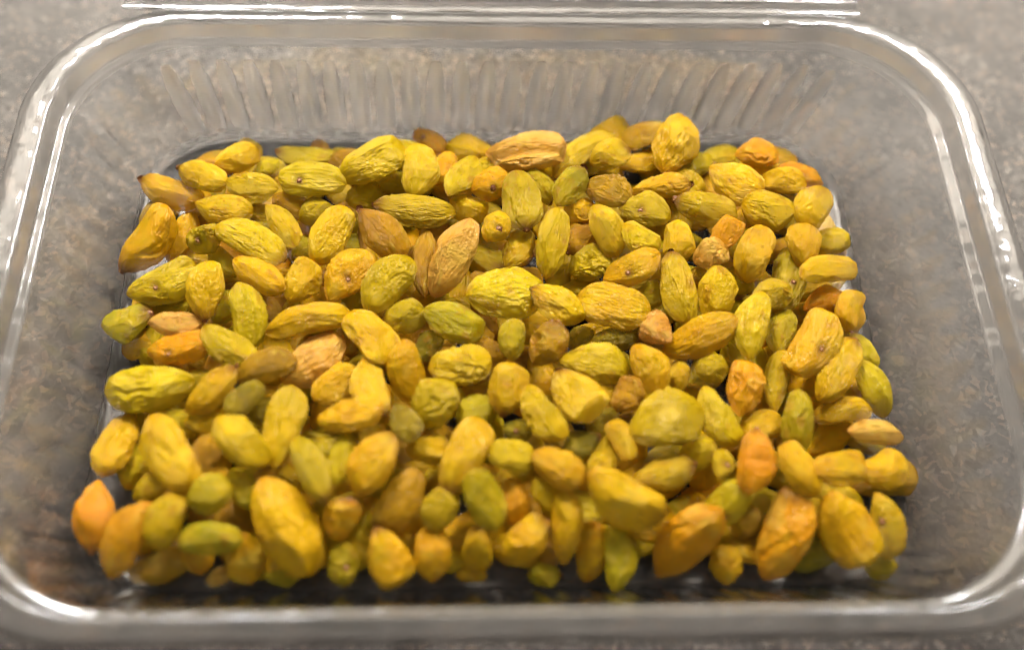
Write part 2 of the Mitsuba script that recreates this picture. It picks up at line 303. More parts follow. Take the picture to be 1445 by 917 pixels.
# x y z (mm)  yaw pitch roll (deg)  length width thickness (mm)  colour flags number|label
DATA = """
-73.4 31.6 8.3 -28 -12 26 17.2 7.3 3.6 A s 1|large amber slender raisin just behind the brown-tipped amber raisin
-65.3 32.6 12.9 -26 -5 19 12.0 7.0 4.8 Y s 2|bright yellow oval raisin with a stem spot behind the smooth lime raisin
-58.9 38.6 11.4 39 15 -2 10.6 6.9 4.6 Y e 3|bright yellow oval raisin with a stem spot left of the dark-spotted lime raisin
-54.5 28.8 14.2 -16 -7 12 11.9 6.8 3.4 L - 4|lime yellow oval raisin just behind the smooth lime raisin
-53.1 38.5 8.2 44 8 -12 6.9 4.4 2.7 L - 5|small lime yellow oval raisin just left of the dark-spotted lime raisin
-44.9 44.2 5.0 -4 3 -5 14.0 6.5 3.1 L s 6|lime yellow slender raisin just behind the dark-spotted lime raisin
-42.4 30.4 14.2 -9 -5 8 15.4 8.1 4.2 L pf 7|long lime yellow raisin with a dark round stem spot near the back left
-76.5 19.4 7.9 51 -24 -5 16.1 10.2 6.3 A s 8|large amber raisin with a brown tip, hard against the left wall
-70.0 21.5 5.9 71 -10 -13 11.9 6.8 4.3 Y - 9|bright yellow oval raisin just right of the brown-tipped amber raisin
-63.0 16.3 13.3 15 -14 7 7.7 7.0 5.2 G wf 10|small crinkled olive green round raisin just left of the smooth lime raisin
-59.7 22.8 14.2 -10 3 12 11.7 6.9 3.8 L - 11|lime yellow oval raisin right of the brown-tipped amber raisin
-53.2 24.5 11.0 -5 10 1 6.1 4.2 2.6 L e 12|small lime yellow oval raisin just behind the smooth lime raisin
-52.8 14.5 14.4 -27 9 0 15.4 8.4 4.2 L me 13|smooth long lime yellow raisin slanting down to the right, at the upper left
-47.3 19.2 13.7 -55 9 4 11.1 5.9 3.1 L w 14|crinkled lime yellow slender raisin just right of the smooth lime raisin
-46.7 27.0 10.4 -33 2 5 8.5 5.8 3.5 B w 15|small crinkled brown oval raisin just in front of the dark-spotted lime raisin
-40.7 24.1 11.7 21 -6 14 7.6 6.2 3.6 G - 16|small olive green round raisin just in front of the dark-spotted lime raisin
-59.1 12.2 10.6 -50 4 10 8.5 5.0 2.9 G - 17|small olive green oval raisin just left of the smooth lime raisin
-43.6 17.2 7.8 54 -9 13 6.2 4.4 2.5 G - 18|small olive green oval raisin just right of the smooth lime raisin
-29.4 36.0 13.5 39 6 -14 17.0 10.7 7.3 L - 19|large lime yellow oval raisin just behind the long crinkled olive raisin
-19.2 33.6 13.6 85 -2 -1 14.3 8.2 4.1 L m 20|large smooth lime yellow oval raisin just behind the long crinkled olive raisin
-17.5 49.7 3.8 -48 -4 2 10.0 5.7 3.0 O f 21|orange oval raisin with a stem spot just behind the long crinkled olive raisin
-10.1 32.0 14.0 64 9 10 13.1 6.2 3.3 L w 22|crinkled lime yellow slender raisin just right of the long crinkled olive raisin
-14.1 37.8 8.6 66 -1 -12 9.4 6.0 3.3 A - 23|amber oval raisin just behind the long crinkled olive raisin
4.3 40.7 11.8 -1 -8 -13 17.1 9.6 5.9 P c 24|large pale peach raisin with a folded side at the middle of the back edge
-3.4 29.7 13.9 25 1 17 8.9 7.5 5.0 A f 25|amber round raisin with a stem spot just in front of the folded peach raisin
2.9 24.6 15.5 -82 6 7 14.0 7.5 3.6 G e 26|large olive green slender raisin with a stem spot right of the long peach raisin
-19.8 23.2 13.8 -2 7 7 16.6 7.4 3.6 G ws 27|long crinkled olive green raisin lying crosswise behind the centre
-31.0 29.8 9.7 42 8 12 8.5 7.0 4.3 G - 28|olive green round raisin just left of the long crinkled olive raisin
-25.2 35.7 6.4 5 6 -13 8.0 6.4 3.5 G - 29|small olive green round raisin just behind the long crinkled olive raisin
-37.0 16.6 14.2 67 -5 -5 13.9 8.6 5.6 Y m 30|large smooth bright yellow oval raisin just in front of the dark-spotted lime raisin
-26.3 16.6 14.6 -48 12 11 14.0 8.2 4.7 B s 31|large brown oval raisin with a stem spot just left of the long crinkled olive raisin
-8.6 26.0 10.3 -25 -1 11 8.3 6.8 4.9 Y - 32|bright yellow round raisin just behind the long peach raisin
-2.8 18.4 14.2 62 -6 2 7.3 6.1 4.2 Y f 33|small bright yellow round raisin with a stem spot just right of the long peach raisin
-11.5 11.0 14.2 64 -20 6 17.3 8.4 4.5 P m 34|long pale peach raisin slanting up to the right, above the middle of the heap
-17.6 11.6 11.0 89 -6 5 15.0 4.8 3.0 B - 35|brown slender raisin just left of the long peach raisin
-33.0 6.9 13.9 55 -9 5 12.8 8.4 4.1 A f 36|large amber oval raisin left of the long crinkled olive raisin
-24.9 4.8 14.5 56 -1 -0 14.4 9.1 5.6 G m 37|large smooth olive green oval raisin just left of the long peach raisin
-42.0 5.5 14.0 65 -5 21 10.1 7.6 5.0 Y - 38|bright yellow oval raisin just right of the smooth lime raisin
2.3 15.5 11.0 63 -2 8 10.4 6.0 3.1 Y e 39|bright yellow oval raisin just behind the big central lime raisin
17.0 43.1 8.6 45 3 -4 19.3 6.7 3.3 L w 40|large crinkled lime yellow slender raisin just right of the folded peach raisin
23.1 40.2 10.9 21 -5 -4 9.0 7.8 4.3 L pe 41|lime yellow round raisin just left of the tall yellow back raisin
31.5 48.1 7.7 18 -9 -5 12.4 6.7 4.4 A - 42|amber slender raisin just left of the tall yellow back raisin
38.1 43.2 11.3 69 1 -1 16.5 9.9 7.2 Y - 43|large tall bright yellow raisin on top of the back edge, right of centre
42.3 40.7 5.9 36 5 -15 11.9 7.2 4.2 G - 44|olive green oval raisin just in front of the tall yellow back raisin
7.7 31.9 10.8 -61 13 -10 9.0 5.4 3.0 G e 45|small olive green oval raisin with a stem spot behind the big central lime raisin
13.2 28.9 14.4 56 -10 15 10.4 6.4 3.5 G e 46|olive green oval raisin with a stem spot just right of the folded peach raisin
21.4 28.2 14.2 -32 -10 7 10.5 7.5 3.7 B w 47|crinkled brown oval raisin left of the tall yellow back raisin
33.7 31.4 10.9 5 -7 -1 12.7 6.3 4.2 A e 48|amber slender raisin just in front of the tall yellow back raisin
29.1 23.0 14.2 -12 1 2 10.7 8.4 4.1 G f 49|olive green round raisin with a stem spot just left of the brown-tipped olive raisin
42.4 24.4 13.0 -22 -4 14 13.2 8.4 4.9 G ps 50|olive green raisin with a brown tip on its left end near the back right
49.5 31.3 13.4 -38 -9 12 12.7 8.8 5.1 Y mp 51|smooth bright yellow raisin lying near the back right corner
15.6 25.0 10.8 14 3 7 7.4 6.5 3.8 Y - 52|small bright yellow round raisin in front of the folded peach raisin
20.6 18.2 14.0 -67 13 2 11.9 6.8 4.4 L - 53|lime yellow oval raisin left of the brown-tipped olive raisin
8.9 14.8 14.2 81 -10 2 15.5 7.0 4.7 L - 54|large lime yellow slender raisin just behind the big central lime raisin
15.6 18.2 9.8 45 3 3 8.8 6.0 4.3 B s 55|small brown oval raisin with a stem spot right of the big central lime raisin
17.1 12.0 10.2 30 -8 7 9.6 7.4 5.3 G w 56|crinkled olive green oval raisin right of the big central lime raisin
27.2 15.2 15.7 -45 -4 7 9.2 6.2 3.6 Y - 57|bright yellow oval raisin just left of the brown-tipped olive raisin
24.8 7.7 15.3 19 -17 0 12.7 7.4 3.6 A f 58|amber oval raisin left of the brown-tipped olive raisin
35.5 15.1 13.4 81 -10 -8 10.6 7.3 4.6 Y - 59|bright yellow oval raisin just in front of the brown-tipped olive raisin
41.5 11.3 15.3 17 -11 4 7.3 7.0 5.1 P w 60|small crinkled pale peach round raisin just in front of the brown-tipped olive raisin
45.7 16.8 14.5 58 -10 -7 9.2 6.1 3.0 O w 61|crinkled orange oval raisin just in front of the brown-tipped olive raisin
34.2 3.9 14.2 -81 7 1 15.7 7.1 3.7 L s 62|large lime yellow slender raisin just behind the long amber raisin
41.7 1.9 14.2 80 -23 -2 12.4 7.2 4.0 Y - 63|bright yellow oval raisin just behind the long amber raisin
37.6 -7.6 14.2 17 -25 11 15.4 6.8 4.6 A m 64|long smooth amber raisin slanting up to the right, right of centre
50.4 45.5 3.7 24 15 -14 10.4 6.6 3.8 Y e 65|bright yellow oval raisin just behind the smooth yellow back raisin
56.3 40.8 10.7 -1 -2 -18 9.3 8.6 4.8 O - 66|orange round raisin just behind the smooth yellow back raisin
58.2 39.3 6.9 -50 -14 1 11.6 7.5 4.5 Y - 67|bright yellow oval raisin just right of the smooth yellow back raisin
60.5 32.1 12.2 -7 -10 -1 9.5 7.0 3.8 Y - 68|bright yellow oval raisin right of the brown-tipped olive raisin
66.1 36.0 9.2 1 16 2 11.1 6.7 3.9 O f 69|orange oval raisin just right of the smooth yellow back raisin
55.3 22.5 15.0 -18 -8 19 11.0 7.9 5.4 L - 70|lime yellow oval raisin just right of the smooth yellow back raisin
66.0 24.8 12.5 57 -3 20 11.9 8.1 5.4 Y - 71|bright yellow oval raisin right of the smooth yellow back raisin
51.0 12.2 14.2 69 -14 -2 12.5 7.9 5.0 Y p 72|bright yellow oval raisin just right of the brown-tipped olive raisin
62.0 14.4 13.7 74 -7 10 10.0 6.8 3.7 A - 73|amber oval raisin right of the smooth yellow back raisin
70.1 19.6 7.1 23 3 21 9.3 6.6 4.9 L s 74|lime yellow oval raisin behind the long amber raisin on the right
65.6 8.3 13.7 20 15 6 15.0 6.5 3.3 A - 75|amber slender raisin behind the long amber raisin on the right
58.4 7.7 10.3 70 -5 -11 15.5 7.1 3.4 G f 76|large olive green slender raisin just behind the long amber raisin on the right
53.6 2.6 13.0 19 -6 2 8.7 6.7 4.5 G - 77|olive green oval raisin just behind the long amber raisin on the right
48.0 -5.4 15.5 73 5 -6 16.4 7.3 4.9 L m 78|large smooth lime yellow slender raisin just right of the long amber raisin
49.0 9.5 7.8 -45 5 3 6.9 5.7 3.6 G - 79|small olive green round raisin just behind the long amber raisin
66.8 3.8 8.6 17 11 12 11.6 6.3 3.4 O - 80|orange slender raisin just behind the long amber raisin on the right
70.3 0.7 10.4 66 7 33 11.5 6.2 4.0 A - 81|amber slender raisin just right of the long amber raisin on the right
59.9 -9.3 14.2 58 -5 2 18.1 8.3 5.6 A f 82|long amber raisin slanting up to the right beside the right wall
55.0 -4.6 11.0 65 -4 1 10.0 5.5 3.1 G - 83|small olive green slender raisin just left of the long amber raisin on the right
64.9 -14.2 13.0 55 1 15 16.2 7.1 3.7 Y e 84|large bright yellow slender raisin just right of the long amber raisin on the right
73.3 -6.5 5.2 -64 14 -21 8.9 6.9 3.7 L s 85|lime yellow oval raisin just right of the long amber raisin on the right
72.9 -16.4 8.6 -65 22 -9 11.9 7.3 3.9 L - 86|lime yellow oval raisin right of the long amber raisin on the right
64.8 -21.9 9.8 9 -4 6 12.0 5.5 3.2 A s 87|amber slender raisin just in front of the long amber raisin on the right
39.2 -14.4 13.6 -1 -1 10 6.3 5.8 3.9 G - 88|small olive green round raisin just in front of the long amber raisin
44.9 -18.9 14.1 78 -1 0 11.8 7.7 5.2 O - 89|plump orange raisin pointing front to back, well right of centre
52.6 -15.8 11.0 76 -7 -7 12.6 5.4 2.6 L - 90|lime yellow slender raisin just right of the plump orange raisin
54.3 -26.5 14.2 83 -17 1 12.7 6.4 3.8 G - 91|olive green slender raisin just right of the orange raisin on the right
33.3 -14.7 11.0 80 -2 -4 7.3 4.3 2.5 A e 92|small amber oval raisin just in front of the long amber raisin
29.1 -26.2 15.0 22 3 -2 15.5 10.6 6.5 G - 93|bulky olive green raisin right of centre
39.0 -24.7 13.7 -67 6 4 12.3 6.7 4.0 L - 94|lime yellow slender raisin just in front of the plump orange raisin
44.9 -34.4 14.2 80 -7 -0 12.9 7.2 4.0 O me 95|large smooth orange raisin pointing front to back on the right side
47.8 -25.8 11.0 29 -1 2 9.1 6.6 4.8 A - 96|amber oval raisin just behind the orange raisin on the right
53.1 -35.5 14.5 -64 10 6 11.2 6.1 3.4 Y - 97|bright yellow slender raisin just right of the orange raisin on the right
61.3 -35.3 13.7 13 10 4 12.4 7.2 3.8 A - 98|amber oval raisin just behind the large amber corner raisin
70.6 -34.3 10.0 23 14 5 11.3 7.3 4.2 A - 99|amber oval raisin right of the huge orange raisin
70.5 -26.5 10.0 5 22 12 13.3 5.1 2.8 P - 100|pale peach slender raisin behind the large amber corner raisin
35.0 -31.6 11.0 34 -26 1 8.5 6.5 4.1 L - 102|small lime yellow oval raisin just in front of the bulky olive raisin
28.2 -36.1 13.0 14 -2 11 11.7 6.0 3.4 G e 103|olive green slender raisin just right of the brown-spotted big yellow raisin
38.9 -34.6 14.2 75 -6 1 5.9 4.3 2.4 L f 104|small lime yellow oval raisin with a stem spot just right of the bulky olive raisin
20.0 -41.0 13.8 -26 21 39 15.9 9.8 6.4 Y e 105|big yellow raisin with a brown stem spot, at the front right of centre
32.0 -47.4 8.1 40 -37 20 17.5 9.8 6.0 O - 106|huge orange raisin slanting up to the right at the front edge
39.2 -41.2 10.1 34 -30 29 10.9 7.0 3.4 L f 107|lime yellow oval raisin just right of the huge slanting orange raisin
20.4 -29.5 14.2 -65 5 1 8.6 5.3 2.7 A - 108|small amber oval raisin just left of the bulky olive raisin
17.6 -31.7 11.7 58 -9 -2 8.7 5.4 2.6 L - 109|small lime yellow oval raisin just behind the brown-spotted big yellow raisin
8.1 -35.2 14.6 -32 1 17 10.4 6.8 4.3 A - 110|amber oval raisin just left of the brown-spotted big yellow raisin
-0.3 -32.7 13.7 -14 7 14 9.3 6.8 4.1 L e 111|lime yellow oval raisin left of the brown-spotted big yellow raisin
0.9 -26.0 11.0 2 6 8 5.6 4.6 3.0 D f 112|small dark green round raisin with a stem spot left of the brown-spotted big yellow raisin
5.6 -24.4 15.1 -59 -1 6 12.5 6.0 3.9 L w 113|crinkled lime yellow slender raisin just left of the lime raisin with amber end
12.1 -20.7 15.1 -67 -2 5 12.3 8.9 5.3 Y ps 114|large bright yellow oval raisin just in front of the lime raisin with amber end
16.2 -13.2 13.3 -13 4 3 13.8 7.2 4.7 L - 115|long lime yellow raisin lying crosswise just in front of the centre
22.2 -20.4 14.3 58 -9 2 7.5 6.0 3.2 B w 116|small crinkled brown round raisin just right of the lime raisin with amber end
26.9 -14.9 14.1 -69 11 0 11.1 7.2 4.2 A - 117|amber oval raisin just behind the bulky olive raisin
28.6 -6.0 14.2 12 -21 1 6.6 6.5 4.1 P w 118|small crinkled pale peach round raisin just left of the long amber raisin
21.0 -6.5 11.0 9 -5 6 9.0 5.8 3.6 D w 119|small crinkled dark green oval raisin just behind the lime raisin with amber end
20.8 -0.2 13.9 -17 -5 5 14.8 8.8 4.2 A - 120|large amber oval raisin just behind the lime raisin with amber end
28.8 3.8 11.0 32 -0 12 8.1 5.9 4.0 G - 121|small olive green oval raisin just left of the long amber raisin
9.5 -0.5 14.8 -31 11 5 12.4 7.4 3.6 Y ps 122|bright yellow oval raisin with a stem spot just right of the big central lime raisin
7.1 -9.1 14.2 58 -17 -1 9.5 7.9 4.6 B we 123|crinkled brown round raisin just left of the lime raisin with amber end
0.1 -8.1 14.2 85 -12 8 8.2 5.4 3.4 G - 124|small olive green oval raisin just in front of the big central lime raisin
-0.8 2.6 14.0 16 12 5 16.1 11.4 5.7 L m 125|big broad lime yellow raisin lying crosswise at the centre of the heap
14.4 -4.4 7.8 41 -5 10 6.2 4.2 2.5 D w 126|small crinkled dark green oval raisin right of the big central lime raisin
-11.1 -3.9 14.2 -21 9 -1 12.8 7.9 5.2 G - 127|olive green oval raisin just left of the big central lime raisin
-21.0 -2.3 13.2 20 -5 13 8.8 6.7 3.7 G s 128|olive green oval raisin with a stem spot in front of the long peach raisin
-27.3 -7.6 14.0 -54 0 -11 13.8 9.1 5.7 Y - 129|large bright yellow oval raisin left of the long peach raisin
-20.5 -14.9 14.4 -86 29 -0 11.7 6.8 4.4 A m 130|smooth amber oval raisin behind the large amber middle raisin
-39.9 -3.9 14.2 14 4 2 16.5 7.0 4.2 A - 131|large amber slender raisin in front of the smooth lime raisin
-38.5 -11.6 12.0 43 4 12 14.7 8.9 5.1 P - 132|large pale peach oval raisin just behind the long lime raisin
-33.9 -17.2 12.9 35 3 6 10.7 7.4 3.7 A - 133|amber oval raisin just right of the long lime raisin
-27.1 -18.9 14.9 -72 -5 -3 13.1 7.0 3.6 Y pe 134|bright yellow slender raisin behind the large amber middle raisin
-30.7 -25.3 16.7 9 -9 8 12.7 6.4 3.1 Y - 135|bright yellow slender raisin just behind the large amber middle raisin
-25.9 -34.0 14.6 61 -8 2 13.1 7.7 4.9 A e 136|large amber raisin slanting up to the right, left of centre towards the front
-10.0 -13.4 13.1 6 1 -1 12.0 8.6 4.9 L wp 137|crinkled lime yellow oval raisin in front of the big central lime raisin
-14.6 -22.0 14.0 60 -11 -1 10.5 8.8 6.2 G - 138|olive green round raisin right of the large amber middle raisin
-16.5 -8.1 11.0 59 -17 -1 7.2 5.1 2.5 D - 139|small dark green oval raisin in front of the long peach raisin
-0.9 -18.8 13.8 79 -10 6 10.3 7.8 4.6 A s 140|amber oval raisin with a stem spot left of the lime raisin with amber end
-4.3 -9.0 11.0 -43 3 8 7.7 4.4 2.4 B w 141|small crinkled brown oval raisin just in front of the big central lime raisin
-6.9 -22.6 10.6 33 2 11 8.9 7.1 5.3 G e 142|olive green round raisin behind the brown-tipped front raisin
-20.3 -26.3 15.6 -61 -3 -3 8.7 5.4 2.7 D - 143|small dark green oval raisin just behind the large amber middle raisin
-31.9 -32.8 13.4 78 -7 3 10.6 5.5 3.2 L - 144|lime yellow slender raisin just left of the large amber middle raisin
-37.2 -35.0 14.9 -61 -3 -7 14.6 5.8 3.5 G e 145|olive green slender raisin just in front of the long lime raisin
-9.3 -32.3 13.5 65 1 3 16.0 7.8 4.9 A s 146|large amber slender raisin with a stem spot right of the brown-tipped front raisin
-16.0 -30.0 11.0 -0 0 -1 8.4 6.1 4.1 A e 147|small amber oval raisin just right of the large amber middle raisin
-21.0 -40.0 10.5 57 -15 17 13.9 7.4 3.6 B s 148|large brown raisin with a dark lower tip near the middle of the front
-14.2 -42.3 11.8 78 -30 1 8.0 5.7 3.3 G - 149|small olive green oval raisin just right of the brown-tipped front raisin
-5.6 -40.8 13.3 -63 28 2 11.5 7.0 3.4 G - 150|olive green oval raisin right of the brown-tipped front raisin
0.3 -39.8 9.3 -75 16 8 8.8 5.8 3.9 O - 151|small orange oval raisin left of the brown-spotted big yellow raisin
-31.7 -43.5 10.8 69 -29 12 8.6 6.2 4.1 A e 152|small amber oval raisin just right of the biggest yellow raisin
-35.2 -40.4 7.1 1 3 26 5.9 4.6 2.5 D - 153|small dark green oval raisin just right of the biggest yellow raisin
-31.4 -50.4 6.3 91 -22 1 7.9 6.0 3.7 G f 154|small olive green oval raisin just right of the biggest yellow raisin
-23.2 -50.0 8.9 -74 19 3 10.8 7.9 4.9 A s 155|amber oval raisin just in front of the brown-tipped front raisin
-15.1 -48.8 7.1 90 -21 2 10.3 6.9 4.4 A - 156|amber oval raisin in front of the large amber middle raisin
-6.6 -48.1 7.6 90 -41 2 8.9 6.0 3.3 A e 157|small amber oval raisin right of the brown-tipped front raisin
-8.0 -51.7 3.1 -0 1 29 5.6 3.3 1.9 A - 158|small amber oval raisin in front of the brown-tipped front raisin
2.1 -47.1 9.4 36 -16 16 10.0 7.7 5.8 A e 159|amber oval raisin left of the brown-spotted big yellow raisin
9.5 -44.8 9.5 90 -28 -5 13.6 6.2 4.0 A - 160|amber slender raisin just left of the brown-spotted big yellow raisin
14.3 -48.0 4.5 84 -25 5 10.8 6.4 4.3 A - 161|amber oval raisin just in front of the brown-spotted big yellow raisin
19.3 -50.0 6.4 88 -19 -2 11.9 6.3 3.8 G - 162|olive green slender raisin just in front of the brown-spotted big yellow raisin
40.2 -50.2 3.2 76 -14 -3 7.6 6.1 4.5 A - 163|small amber round raisin just right of the huge slanting orange raisin
5.6 -51.9 3.1 1 5 18 6.2 5.0 3.4 G e 164|small olive green round raisin left of the brown-spotted big yellow raisin
43.6 -43.4 7.0 56 -18 13 6.8 6.0 3.3 B - 165|small brown round raisin just left of the huge orange raisin
50.3 -46.6 8.7 67 -28 1 17.4 9.4 5.0 O pe 166|huge orange raisin standing upright at the front right edge
61.7 -45.8 9.6 -61 22 21 14.6 9.8 6.6 A - 167|large amber raisin at the front right corner
69.2 -45.2 9.4 -76 25 17 12.0 6.1 3.0 L f 168|lime yellow slender raisin just right of the large amber corner raisin
69.2 -51.4 3.2 -2 -5 31 6.2 4.7 3.3 G - 169|small olive green oval raisin just in front of the large amber corner raisin
56.5 -49.2 3.8 25 -20 24 8.4 5.6 3.1 D - 170|small dark green oval raisin just right of the huge orange raisin
-71.3 7.7 9.5 19 -11 3 14.6 8.7 5.6 L f 171|large lime yellow oval raisin just in front of the brown-tipped amber raisin
-60.9 3.3 14.3 91 -7 -4 12.6 7.6 4.7 Y ms 172|smooth bright yellow oval raisin just behind the bright orange raisin on the left
-50.8 6.3 14.9 -36 -3 11 12.8 6.3 4.2 Y - 173|bright yellow slender raisin just in front of the smooth lime raisin
-78.0 -0.0 6.8 12 -15 5 10.9 7.4 4.5 G e 174|olive green oval raisin just left of the bright orange raisin on the left
-52.2 -2.3 14.0 -77 14 -5 13.7 7.2 3.8 L - 175|lime yellow slender raisin just in front of the smooth lime raisin
-66.6 -3.3 12.2 1 2 11 10.5 5.1 3.1 P - 176|small pale peach slender raisin just behind the bright orange raisin on the left
-65.1 -8.9 12.1 -1 -18 6 13.7 6.8 4.3 O f 177|bright orange raisin lying crosswise against a pale peach one near the left wall
-75.8 -3.5 3.6 10 -21 9 8.8 6.0 3.1 A - 178|small amber oval raisin just left of the bright orange raisin on the left
-54.8 -10.1 14.4 -35 11 3 13.3 6.7 4.3 L - 179|lime yellow slender raisin just right of the bright orange raisin on the left
-57.7 1.0 10.9 63 -12 9 7.6 5.4 2.7 G - 180|small olive green oval raisin just right of the bright orange raisin on the left
-69.0 3.5 6.7 -6 -25 15 11.0 4.3 2.8 G - 181|small olive green slender raisin just behind the bright orange raisin on the left
-47.3 -14.7 15.3 21 -4 12 11.4 6.2 3.7 B - 182|brown slender raisin just behind the long lime raisin
-70.4 -16.8 11.1 -1 -11 3 17.5 9.9 5.5 L - 183|large lime yellow raisin lying crosswise against the left wall
-61.3 -15.1 9.6 20 -5 7 7.9 5.1 3.4 G e 184|small olive green oval raisin just in front of the bright orange raisin on the left
-57.0 -19.4 14.8 44 -10 12 12.3 6.1 3.8 A e 185|amber slender raisin with a stem spot left of the long lime raisin
-50.7 -21.3 15.5 43 -5 5 8.4 5.8 2.8 D - 186|small dark green oval raisin just left of the long lime raisin
-48.1 -21.7 11.0 -0 -0 -1 5.9 5.7 3.2 D s 187|small dark green round raisin with a stem spot just left of the long lime raisin
-43.4 -26.0 12.9 82 -1 0 16.4 7.0 4.0 L m 188|long lime yellow raisin pointing front to back, left of centre
-50.1 -30.3 16.3 -38 13 1 12.5 8.1 4.8 L - 189|lime yellow oval raisin just left of the long lime raisin
-63.7 -31.5 13.4 -56 5 7 16.0 8.8 5.2 Y - 190|large bright yellow slender raisin just in front of the large lime raisin on the left
-75.6 -27.2 7.6 74 -1 -12 13.1 8.5 4.1 Y e 191|large bright yellow oval raisin just in front of the large lime raisin on the left
-72.8 -30.5 4.9 89 -1 -24 8.7 6.1 4.1 L - 192|small lime yellow oval raisin just behind the orange corner raisin
-63.8 -23.3 9.3 -29 5 6 8.2 5.4 3.7 L - 193|small lime yellow oval raisin just in front of the large lime raisin on the left
-57.6 -30.9 11.0 85 -7 6 7.2 4.4 2.1 B - 194|small brown oval raisin left of the long lime raisin
-55.3 -39.5 13.3 23 4 20 8.1 6.9 5.1 G - 195|small olive green round raisin left of the biggest yellow raisin
-50.0 -37.2 10.7 -39 7 8 8.8 5.7 3.0 G - 196|small olive green oval raisin just left of the biggest yellow raisin
-41.4 -44.4 10.2 -59 22 5 19.1 10.6 6.8 Y - 197|biggest yellow raisin of all, slanting at the front left of the heap
-77.8 -40.8 6.0 91 -8 -16 13.1 8.3 5.4 O s 198|orange raisin in the front left corner, leftmost of the heap
-70.5 -46.1 8.9 61 -21 23 15.0 7.3 3.6 O - 199|large orange slender raisin just right of the orange corner raisin
-63.3 -43.4 11.2 66 -19 18 10.8 6.4 3.8 L - 200|lime yellow oval raisin just right of the orange corner raisin
-55.3 -46.7 10.2 3 -3 29 11.7 6.2 3.4 G s 201|olive green slender raisin with a stem spot left of the biggest yellow raisin
-49.4 -49.1 5.9 -79 31 -3 9.4 7.4 4.2 A p 202|amber round raisin just left of the biggest yellow raisin
-65.3 -49.8 3.4 22 2 31 10.9 6.8 4.2 B - 203|brown oval raisin right of the orange corner raisin
-54.5 -51.6 3.1 30 -6 15 4.8 3.5 1.9 P - 204|small pale peach oval raisin left of the biggest yellow raisin
-67.8 -36.1 8.4 30 -8 -9 7.1 5.3 3.5 L - 205|small lime yellow oval raisin just right of the orange corner raisin
-42.6 -50.4 3.1 22 4 22 8.2 5.3 3.3 G - 206|small olive green oval raisin just in front of the biggest yellow raisin
-58.7 -23.3 11.2 12 2 9 8.0 6.2 3.1 L - 207|small lime yellow oval raisin just right of the large lime raisin on the left
13.0 -29.3 11.2 31 2 7 7.5 5.5 3.9 D e 208|small dark green oval raisin just behind the brown-spotted big yellow raisin
17.3 -24.3 9.8 50 -0 -2 8.4 4.8 2.9 D - 209|small dark green oval raisin just in front of the lime raisin with amber end
39.1 8.3 11.0 20 -5 0 5.0 4.0 2.6 B w 210|small crinkled brown round raisin just behind the long amber raisin
6.3 -39.0 9.8 -44 29 19 8.7 5.3 3.6 L - 211|small lime yellow oval raisin left of the brown-spotted big yellow raisin
32.4 43.6 5.2 31 11 -23 15.2 8.4 4.1 A - 212|large amber slender raisin just left of the tall yellow back raisin
39.7 34.3 8.4 -38 -1 12 9.7 6.8 3.4 L - 213|lime yellow oval raisin just behind the brown-tipped olive raisin
-2.3 39.3 7.4 12 -0 -16 9.7 7.8 5.0 L - 214|lime yellow round raisin just left of the folded peach raisin
57.5 -42.4 2.9 59 -8 7 10.5 6.8 4.7 Y - 0|half-hidden bright yellow oval raisin just right of the huge orange raisin
-34.1 40.6 3.6 136 -5 -2 13.2 8.5 6.7 B - 0|large half-hidden brown oval raisin just right of the dark-spotted lime raisin
11.5 15.5 3.3 80 -5 11 11.7 7.2 5.8 L - 0|half-hidden lime yellow oval raisin just right of the big central lime raisin
-11.0 10.3 3.4 93 4 9 12.6 7.5 6.1 L - 0|half-hidden lime yellow oval raisin just in front of the long peach raisin
14.6 -31.5 3.2 78 17 9 11.0 6.3 4.5 Y - 0|half-hidden bright yellow oval raisin just left of the brown-spotted big yellow raisin
-70.8 -15.2 3.3 142 1 -7 13.5 7.7 5.8 Y - 0|large half-hidden bright yellow oval raisin left of the long lime raisin
24.9 -42.1 4.2 8 11 -5 14.4 9.2 7.6 Y - 0|large half-hidden bright yellow oval raisin just in front of the brown-spotted big yellow raisin
49.6 -8.4 3.8 115 2 2 13.4 9.2 7.1 L - 0|large half-hidden lime yellow oval raisin just behind the plump orange raisin
-36.8 -27.2 3.9 172 14 5 12.5 7.9 6.7 G - 0|half-hidden olive green oval raisin just right of the long lime raisin
-19.8 -27.1 3.3 16 14 4 11.8 7.1 5.1 B - 0|half-hidden brown oval raisin just right of the large amber middle raisin
35.5 -42.4 3.5 105 -2 11 12.1 7.7 6.4 A - 0|half-hidden amber oval raisin just behind the huge slanting orange raisin
-39.4 3.9 3.7 117 11 -0 11.7 7.8 6.5 Y - 0|half-hidden bright yellow oval raisin in front of the smooth lime raisin
-4.0 16.3 3.5 153 5 -7 14.1 7.9 6.3 G - 0|large half-hidden olive green oval raisin just behind the big central lime raisin
-47.6 -18.0 2.9 4 -4 9 11.2 6.3 4.9 G - 0|buried raisin, only slivers of it showing between the raisins of the top layer
-24.4 -34.2 3.6 179 -2 -15 13.5 8.4 6.1 G - 0|large half-hidden olive green oval raisin just behind the brown-tipped front raisin
-47.8 11.3 3.3 17 -11 16 10.7 7.1 5.0 A - 0|half-hidden amber oval raisin just in front of the smooth lime raisin
-67.8 29.8 3.2 92 -4 -23 11.2 6.5 5.5 Y - 0|half-hidden bright yellow oval raisin just right of the brown-tipped amber raisin
-27.3 -22.0 4.2 82 16 -7 12.7 8.8 7.0 A - 0|large half-hidden amber oval raisin just behind the large amber middle raisin
73.2 -33.3 3.6 9 6 4 14.4 8.3 6.5 B - 0|large half-hidden brown oval raisin just behind the large amber corner raisin
-49.7 -26.0 3.0 65 -1 13 11.5 7.0 5.0 G - 0|half-hidden olive green oval raisin just left of the long lime raisin
